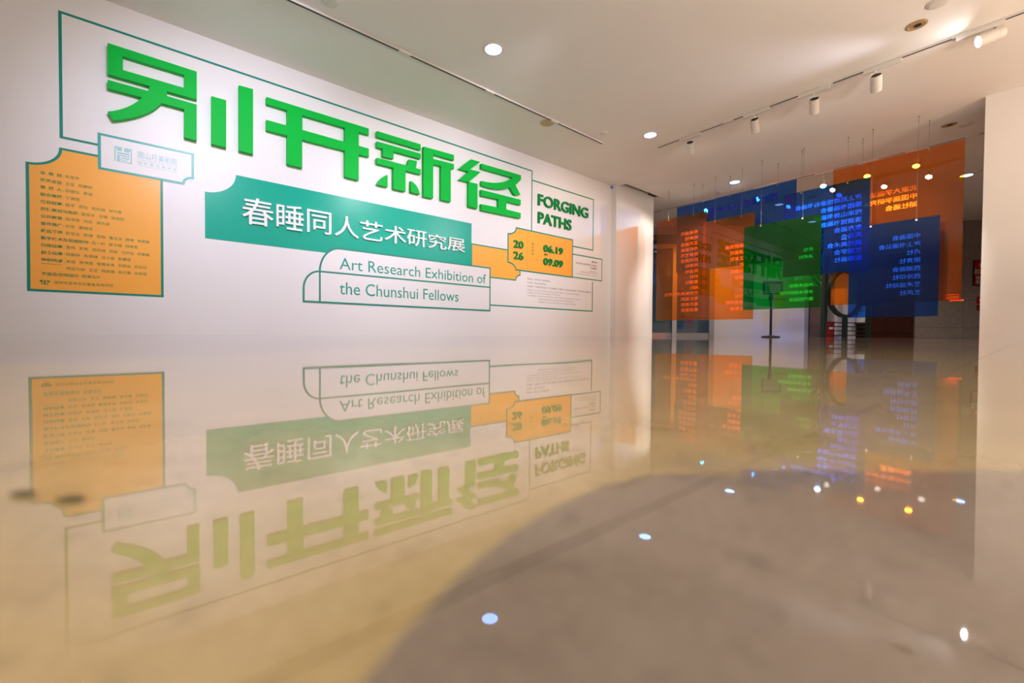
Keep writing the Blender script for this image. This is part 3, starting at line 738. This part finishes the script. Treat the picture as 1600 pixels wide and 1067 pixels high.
for k, (a, b) in enumerate(rows):
    y = 269.3 + 11.33*k
    if k == 14: y = 427.8 - .5
    z = W(62.9, y)[1]
    n_ = len(a)
    if n_ == 5 and '　' in a:
        a2 = a.replace('　', '')
        for i, ch in enumerate(a2): cells('text_line', ch, ws0+cell*1.5*i, z, cell, cell*.92,   .0028, INK, cp, .018)
        n_ = 4
    elif a: cells('text_line', a, ws0, z, cell, cell*.92,   .0028, INK, cp, .018)
    if a: cells('text_line', ':', ws0+cell*(n_+.12), z, cell, cell*.92,   .0028, INK, cp)
    n_ = max(n_, 4)
    off = ws0+cell*(n_+.55); c2 = cell*.92
    for w_ in b.split(' '):
        cells('text_line', w_, off, z, c2, c2,   .0028, INK, cp); off += c2*(len(w_)+.75)
text_on_wall('text_line', '策展统筹馆内各部门同事', 64.5, 96, 410.5, 411.9, INK, cp, out=.0028, res=1)
cells('text_line', '深圳市宣传文化基金支持项目', W(83.6, 441)[0], W(83.6, 441.2)[1], cell*.9, cell*.9,   .0028, INK, cp)
ez = W(70, 441)[1]; ex = W(70.2, 441)[0]; eg = MB()
for a0_, b0_, c0_, d0_ in ((-.055,.055,.025,.036), (-.07,-.045,.005,.03), (.045,.07,.005,.03), (-.045,-.033,-.03,.03), (.033,.045,-.03,.03), (-.045,.045,-.04,-.03), (-.02,.02,-.018,-.008), (-.02,.02,.002,.012), (-.006,.006,-.03,.025)):
    plate_mb([rect(ex+a0_*.47, ex+b0_*.47, ez+c0_*.5, ez+d0_*.5)], .0025, .0005, eg)
fixn(eg.build('emblem', INK, cp))

# museum logo box
lb = empty('museum_logo_box', (W(154, 264)[0], WD, W(154, 264)[1]), 'white logo box with pale teal outline overlapping the orange credits panel', 'wall graphic')
ll = W(155.3, 230)[0]; lr = W(301, 260)[0]; lt = W(155.3, 209.3)[1]; lbz = W(155.3, 262.7)[1]; ln = W(286.5, 286)[0]; lnz = W(301, 278.4)[1]
pl = [(ll, lbz), (ln, lbz)] + [(lr-(lr-ln)*math.cos(math.radians(t)), lbz+(lnz-lbz)*math.sin(math.radians(t))) for t in range(12, 90, 12)] + [(lr, lnz), (lr, lt), (ll, lt)]
TEALB = mat('logo box teal line', (0.02, 0.36, 0.32), 0.36, 0.5)
inset_loop('box_face', pl, .0024, LW, TEALB, WALL, lb)
g0 = W(178.6, 228.0); g1 = W(206.1, 255.9); gh = W(178.6, 251.5)
gs0, gs1 = g0[0], g1[0]; gz1 = g0[1]; gz0 = gh[1]
em = MB(); LX = gs1-gs0; LZ = gz1-gz0
def er(a, b, c, d): plate_mb([rect(gs0+a*LX, gs0+b*LX, gz1-d*LZ, gz1-c*LZ)], .0048, .0008, em)
for r in ((0,.44,0,.14),(.14,.44,.14,.27),(0,.07,.14,1),(.56,1,0,.14),(.56,.86,.14,.27),(.93,1,.14,1),(.16,.84,.36,.45),(.16,.76,.53,.60),(.16,.30,.60,1),(.38,.84,.68,.75),(.30,.76,.83,.88),(.30,1,.95,1),(.80,.84,.36,.68)): er(*r)
fixn(em.build('emblem', INKL, lb))
text_on_wall('text_line', '關山月美術館', 215.4, 276.2, 235.5, 246.5, INKL, lb, out=.0052, res=2)
text_on_wall('text_line', 'GUAN SHANYUE ART MUSEUM', 215.4, 276, 248.1, 249.9, INKL, lb, out=.0052, res=1)
text_on_wall('text_line', '国 家 重 点 美 术 馆', 215.4, 276, 251.6, 255.4, INKL, lb, out=.0052, res=1)
text_on_wall('text_line', 'NATIONAL KEY ART MUSEUM OF CHINA', 215.4, 276, 257.0, 258.6, INKL, lb, out=.0052, res=1)

# strip of blue tape at the corner
tp = on_y(957, 291, 5.66)
tag(MB().box((tp.x-.05, 5.645, H-.055), (tp.x-.01, 5.674, H-.025)).build('tape_scrap', TAPE), 'tiny scrap of blue tape high in the wall corner', 'tape')

# ------------------------------------------------------------------ hanging acrylic sheets
def sheet_text(parent, lines, xr, y_first, pitch, cellpx, s, cell_ratio=1.0):
    """mirrored lettering on the far face; lines start at image column xr (their first character) and run to the left"""
    for k, t in enumerate(lines):
        if not t: continue
        p = on_x(xr, y_first + pitch*k, s); p2 = on_x(xr-cellpx, y_first + pitch*k, s); cw = abs(p2.y-p.y)
        vs, fs = glyphs(t, .008, 0, 1); kk = cw/adv; q = bbox(glyphs('国')[0])
        V = [(s, p.y+(v.x-0)*kk, p.z+(v.y-(q[2]+q[3])/2)*kk*cell_ratio) for v in vs]
        link_mesh('text_line', V, fs, LETTER, parent)
def hang(label, color, s, x0, x1, ytl, ytr, yb, wires, lines=None):
    a = on_x(x0, ytl, s); b = on_x(x1, ytr, s); zt = (a.z+b.z)/2; zb = on_x(x0, yb, s).z
    y1, y0 = a.y, b.y
    r = empty('hanging_sheet', (s, (y0+y1)/2, zt), label, 'acrylic sheet', 'coloured acrylic sheets hanging in the opening')
    sh = MB().box((s-.004, y0, zb), (s+.004, y1, zt)).build('sheet', AC[color], r)
    for wx in wires:
        wy = on_x(wx, 300, s).y
        wm = MB(); wm.tube([(s, wy, zt-.03), (s, wy, H-.09)], .0015, 6)
        wi = wm.build('wire', STEEL, r)
        hm = MB(); hm.tube([(s, wy, H-.09), (s, wy, H-.001)], .003, 6); hm.lathe((s, wy, H-.006), (0, 0, 1), [(0, .012), (.0055, .012)], 10)
        hm.build('wire_hook', STEEL, wi)
        cm = MB(); cm.box((s-.009, wy-.012, zt-.035), (s+.009, wy+.012, zt-.012)); cm.build('clip', STEEL, wi)
    if lines:
        for (xr, yf, pit, cpx, ls, cr) in lines: sheet_text(r, ls, xr, yf, pit, cpx, s+.006, cr)
    return r
hang('leftmost orange acrylic sheet beside white column, long column of lettering', 'orange', 8.60, 1026.8, 1104, 346, 330, 501, (1045, 1084),
     [(1091, 361.5, 8.72, 7.05, ['春睡画院', '尚美馆', '亚风画会', '今社画会', '岭南艺苑', '民间画会', '丙申社', '再造社', '协社', '春潮社', '越社', '尼特新美术研究社', '苍城画院', '春风画会', '春浪画会'], .86)])
hang('second orange acrylic sheet from left, overlapping edge of the green sheet', 'orange', 8.54, 1099, 1179.4, 348, 331.5, 500, (1118, 1159),
     [(1170, 382, 9.95, 7.7, ['国画研究会', '艺涛画社', '寒之友社', '梅社', '人间画会', '清游会', '南社', '怡社', '画风社', '青年艺术社', '霍普斯会'], .9)])
hang('wide blue acrylic sheet high at left with one large dark heading', 'blue', 8.74, 1058, 1245, 325, 279.5, 426, (1098, 1141, 1215))
# dark heading printed on that sheet
DKB = mat('blue film lettering', (0.01, 0.10, 0.62), 0.5, 0.3)
rb = [o for o in bpy.data.objects if o.name.startswith('hanging_sheet')][-1]
hd = '同时期近代美术团体'
for i, ch in enumerate(hd):
    xr = 1214.5 - i*13.6; yc = 306.0 + i*3.35
    p = on_x(xr, yc, 8.75); p2 = on_x(xr-13.2, yc, 8.75); vs, fs = glyphs(ch, .02, 0, 2); q = bbox(vs); kk = abs(p2.y-p.y)/(q[1]-q[0])*.93
    link_mesh('heading_character', [(8.75, p.y+(v.x-q[0])*kk, p.z+(v.y-(q[2]+q[3])/2)*kk*.95) for v in vs], fs, DKB, rb)
hang('green acrylic sheet in the middle with green lettering, in front of sign stand', 'green', 8.38, 1163, 1284.3, 357, 332, 484.3, (1190, 1255),
     [(1271, 388.5, 11.15, 8.0, ['赤社', '决澜社', '', '', '一八艺社', '大众木刻会', '木铃木刻研究会', '现代版画会'], .92)])
hang('middle blue acrylic sheet with nine lines of bright blue lettering', 'blue', 8.44, 1225.5, 1360, 304, 277.5, 433, (1252, 1324),
     [(1347, 306, 12.0, 11.4, ['海上题襟馆金石书画会', '豫园书画善会', '宛米山房书画会', '清漪馆书画会', '东方画会', '天马会', '晨光美术会', '艺观学会', '蜜蜂画社'], .95)])
hang('large orange acrylic sheet at right with three lines of lettering', 'orange', 8.68, 1302.3, 1508.5, 267, 217, 476.7, (1347, 1450),
     [(1434, 292, 13.0, 13.2, ['北京大学画法研究会', '中国画学研究会', '湖社画会'], .95)])
rf_ = [o for o in bpy.data.objects if o.name.startswith('hanging_sheet')][-1]
REDT = mat('orange red label film', (1.0, 0.16, 0.03), 0.5, 0.3)
pa = on_x(1477, 460.5, 8.69); pb_ = on_x(1506, 470, 8.69)
lm = MB()
for (a, b, c, d) in ((0,.72,0,.08),(0,.72,.6,.68),(0,.03,0,.68),(.69,.72,0,.68),(.25,1,.8,.98)):
    y0 = pa.y+(pb_.y-pa.y)*a; y1 = pa.y+(pb_.y-pa.y)*b; z0 = pa.z+(pb_.z-pa.z)*c; z1 = pa.z+(pb_.z-pa.z)*d
    lm.box((8.6845, y1, z1), (8.6855, y0, z0))
lm.build('corner_label', REDT, rf_)
sheet_text(rf_, ['深圳宣传文化'], 1497, 463.8, 1, 2.9, 8.686, .9)
hang('blue acrylic sheet at lower right with eight lines of bright blue lettering', 'blue', 8.40, 1327.7, 1469.5, 357.5, 334.7, 496.5, (1362, 1433),
     [(1439, 367, 12.75, 11.6, ['中国画会', '海上书画公会', '贞社', '振青社', '西湖画会', '西泠印社', '艺术运动社', '艺风社'], .97)])

# ------------------------------------------------------------------ ceiling fixtures
def downlight(p, lit, label, r=0.09):
    if not lit: r = 0.058
    d = empty('downlight', (p.x, p.y, H), label, 'ceiling light', 'recessed ceiling downlights')
    m = MB(); m.lathe((p.x, p.y, H), (0, 0, -1), [(0.0, r+.028), (.004, r+.028), (.008, r+.01), (.003, r)], 32, capa=False, capb=False)
    smooth_by_angle(m.build('trim_ring', FIX if lit else BRASS, d))
    if lit:
        m = MB(); m.lathe((p.x, p.y, H), (0, 0, -1), [(0.0005, r), (.0035, r)], 32); m.build('lens', LAMP_BLUE, d)
    else:
        m = MB(); m.lathe((p.x, p.y, H), (0, 0, -1), [(0.0005, r), (.0035, r)], 32); m.build('baffle', BRASS, d)
        m = MB(); m.lathe((p.x+.01, p.y-.008, H), (0, 0, -1), [(0.0036, r*.55), (.0045, r*.55)], 24); m.build('lamp_hole', BLACK, d)
    return d
downlight(on_z(771, 77, H), True, 'largest lit blue white round downlight, ceiling centre of room')
downlight(on_z(1016, 211, H), True, 'lit blue white downlight near left end of right track')
downlight(on_z(1148, 284.5, H), True, 'lit blue white downlight above the wide blue sheet')
downlight(on_z(1510, 274, H), True, 'lit downlight right of the large orange sheet top')
downlight(Vector((-0.26, 3.84, H)), True, 'lit downlight above the title wall left end')
downlight(on_z(1432, 39, H), False, 'unlit brass ringed downlight beside the far right track lamp')
downlight(on_z(1483, 195, H), False, 'unlit brass ringed downlight above the large orange sheet')
downlight(on_z(1269.5, 307.5, H), False, 'unlit downlight seen through middle blue sheet')
def disc(p, label, r, cat='detector', m=FIX, nm='smoke_detector', hgt=.035):
    d = empty(nm, (p.x, p.y, H), label, cat)
    b = MB(); b.lathe((p.x, p.y, H), (0, 0, -1), [(0, r), (hgt*.4, r), (hgt*.5, r*.93)], 28, capa=False); smooth_by_angle(b.build('base', FIX, d))
    b = MB(); b.lathe((p.x, p.y, H), (0, 0, -1), [(hgt*.5+.0005, r*.84), (hgt*.85, r*.78), (hgt, r*.55)], 28); smooth_by_angle(b.build('cover', m, d))
disc(on_z(855, 191.5, H), 'tan round ceiling speaker grille beside left track end', .12, 'speaker', TAN, 'ceiling_speaker', .014)
disc(on_z(943, 208, H), 'small white ceiling disc near left track end', .065, hgt=.02)
disc(on_z(1466, 4, H), 'pale ceiling disc at top edge above brass downlight', .085, hgt=.02)
disc(on_z(1510, 194, H), 'pale ceiling disc near top left of right wall block', .08, hgt=.02)
disc(on_z(515, 1, H), 'pale ceiling disc at top edge left of centre', .08, hgt=.02)
disc(on_z(1126, 299, H), 'small ceiling disc above the wide blue sheet', .07, hgt=.03)
disc(on_z(1203, 335, H), 'small ceiling disc seen through wide blue sheet', .07, hgt=.03)
disc(on_z(1533, 266, H), 'small ceiling disc at edge of right wall block', .07, hgt=.02)

def track(label, p0, p1, joints):
    """lighting track on the ceiling from p0 to p1 (x, y)"""
    t = empty('light_track', (p0[0], p0[1], H), label, 'lighting track')
    ax = 0 if abs(p1[0]-p0[0]) > abs(p1[1]-p0[1]) else 1; w2 = .018; hz = .022
    cuts = sorted([p0[ax], p1[ax]] + joints)
    for a, b in zip(cuts, cuts[1:]):
        a += .0; m = MB(); sl_ = MB()
        for o0, o1, zz in ((-w2, -w2+.006, hz), (w2-.006, w2, hz), (-w2+.006, w2-.006, .006)):
            if ax == 0: m.box((a, p0[1]+o0, H-zz), (b-.002, p0[1]+o1, H-.0003))
            else: m.box((p0[0]+o0, a, H-zz), (p0[0]+o1, b-.002, H-.0003))
        seg = m.build('rail', FIXG, t)
        if ax == 0: sl_.box((a, p0[1]-w2+.0065, H-.021), (b-.002, p0[1]+w2-.0065, H-.0065))
        else: sl_.box((p0[0]-w2+.0065, a, H-.021), (p0[0]+w2-.0065, b-.002, H-.0065))
        sl_.build('slot', BLACK, seg)
    for j in joints:
        m = MB()
        if ax == 0: m.bevbox((j-.07, p0[1]-.021, H-.027), (j+.07, p0[1]+.021, H-.0005), .003)
        else: m.bevbox((p0[0]-.021, j-.07, H-.027), (p0[0]+.021, j+.07, H-.0005), .003)
        m.build('connector', FIX, t)
    return t
track('long lighting track on ceiling parallel to the title wall', (-3.5, 4.51), (5.62, 4.51), [.0, 2.12, 3.31, 4.50])
track('lighting track on ceiling across the room carrying five white spot lamps', (6.45, -2.5), (6.45, 4.0), [.49, 1.66, 2.85])
track('far lighting track on lobby ceiling behind the coloured sheets', (9.79, -1.5), (9.79, 6.9), [0.6, 3.4, 5.9])

def track_lamp(tx, y, head, aim, label, power, col, ang, stem_off, r=.055, ln=.19, hgt_len=.34, lit=LAMP_WHITE, grp='track spot lamps'):
    """adapter box on the track, stem, cylindrical head centred at `head` pointing to aim"""
    o = empty('track_spotlight', (tx, y, H), label, 'track light', grp)
    m = MB(); m.bevbox((tx-.02, y-hgt_len/2, H-.062), (tx+.02, y+hgt_len/2, H-.0225), .004); m.build('adapter', FIX, o)
    hd = Vector(head); d = (Vector(aim)-hd).normalized()
    sy = y + stem_off; top_ = hd - d*(ln/2-.03)
    m = MB(); m.tube([(tx, sy, H-.062), (tx, sy, top_.z+.03), tuple(top_)], .011, 10); smooth_by_angle(m.build('stem', FIX, o), 60)
    st0 = hd - d*ln/2
    m = MB(); m.lathe(st0, d, [(.004, r*.86), (.0, r*.94), (.0, r), (ln*.26, r), (ln*.262, r*.97), (ln*.275, r*.97), (ln*.277, r), (ln, r), (ln, r*.93), (ln-.018, r*.9)], 32, capa=False, capb=False)
    hb = smooth_by_angle(m.build('head', FIX, o), 30)
    m = MB(); m.lathe(st0, d, [(.006, r*.9), (.009, r*.9)], 28); m.build('back_cap', BLACK, o)
    m = MB(); m.lathe(st0, d, [(ln-.022, r*.9), (ln-.018, r*.9)], 28); m.build('lens', lit, o)
    spot('spot_lamp', tuple(hd + d*(ln/2+.012)), tuple(hd + d*3), power, col, ang, .7, .035)
    return o
NW = (1.0, .90, .80)
fr = [(3.44, (1077, 226)), (2.47, (1178, 191)), (1.79, (1271, 160)), (1.12, (1368, 124))]
ordl = ['leftmost', 'second from left', 'third from left', 'fourth from left']
for i, (y, c) in enumerate(fr):
    hp = on_x(c[0], c[1]+4, 6.45)
    so = hp.y - y
    track_lamp(6.45, y, (6.45+.03, hp.y, hp.z), (8.4, (4.3, 3.0, 2.3, 1.5)[i], 1.35), '%s white spot lamp on the room track, aimed at coloured sheets' % ordl[i], 310, NW, 56, so, hgt_len=.34)
hp = on_x(1548, 60, 6.45)
track_lamp(6.45, .36, (6.42, hp.y, hp.z), (3.7, 5.6, 1.4), 'brightly lit white spot lamp at right end of room track, aimed at title wall', 115, COOL, 62, -.10, lit=emitter('bright led', (.95, .97, 1), 60))
for i, (x, y_) in enumerate(((1105, 327), (1187, 309), (1286, 287), (1354.7, 270.5), (1432, 254))):
    hp = on_x(x, y_, 9.72)
    track_lamp(9.79, hp.y, (9.75, hp.y, hp.z), ((6.8, 5.6, 1.2) if i < 2 else (8.4, (0, 0, 2.3, 1.75, 1.35)[i], (0, 0, 1.2, .6, .6)[i])), '%s lit lamp on the lobby track behind coloured sheets' % (['leftmost', 'second from left', 'middle', 'fourth from left', 'rightmost'][i]),
               50 if i < 2 else 230, (1.0, .86, .74), 66, 0.0, hgt_len=.3, r=.05, ln=.14, grp='lobby track lamps')

# ------------------------------------------------------------------ crumbs on the floor and the photographer's camera
for i, (x, y, lab) in enumerate(((35, 768, 'dark blurred crumb on the floor at far left edge'), (110, 776, 'dark blurred crumb on the floor under credits reflection'))):
    p = on_z(x, y, 0.001); bm = bmesh.new(); bmesh.ops.create_icosphere(bm, subdivisions=2, radius=1)
    for v in bm.verts:
        k = 1 + random.uniform(-.25, .25); v.co = Vector((v.co.x*.0026*k, v.co.y*.0012*k, max(v.co.z, -.2)*.0008*k+.0003))
    me = bpy.data.meshes.new('crumb'); bm.to_mesh(me); bm.free(); me.materials.append(DIRT)
    o = bpy.data.objects.new('floor_crumb', me); C.objects.link(o); o.location = (p.x, p.y, 0.0002); o.rotation_euler = (0, 0, -.7+.2*i)
    tag(o, lab, 'debris')
pc = empty('photo_camera', tuple(EYE), 'black camera with short lens lying on the polished floor at viewpoint', 'camera')
bkv = -Vector((cz.x, cz.y, 0)).normalized(); rt = Vector((cx.x, cx.y, 0)).normalized()
m = MB(); m.lathe(EYE + bkv*.004, bkv, [(0, .0335), (.03, .0335), (.032, .031), (.0595, .031)], 40); smooth_by_angle(m.build('lens_barrel', BLACK, pc), 40)
def cb(a, z, d): p = EYE + rt*a + bkv*d; return (p.x, p.y, z)
vs = [cb(a, z, d) for z in (0.002, .105) for d in (.060, .12) for a in (-.01, .13)]
fixn(link_mesh('camera_body', vs, [(0,2,3,1),(4,5,7,6),(0,1,5,4),(2,6,7,3),(0,4,6,2),(1,3,7,5)], BLACK, pc))
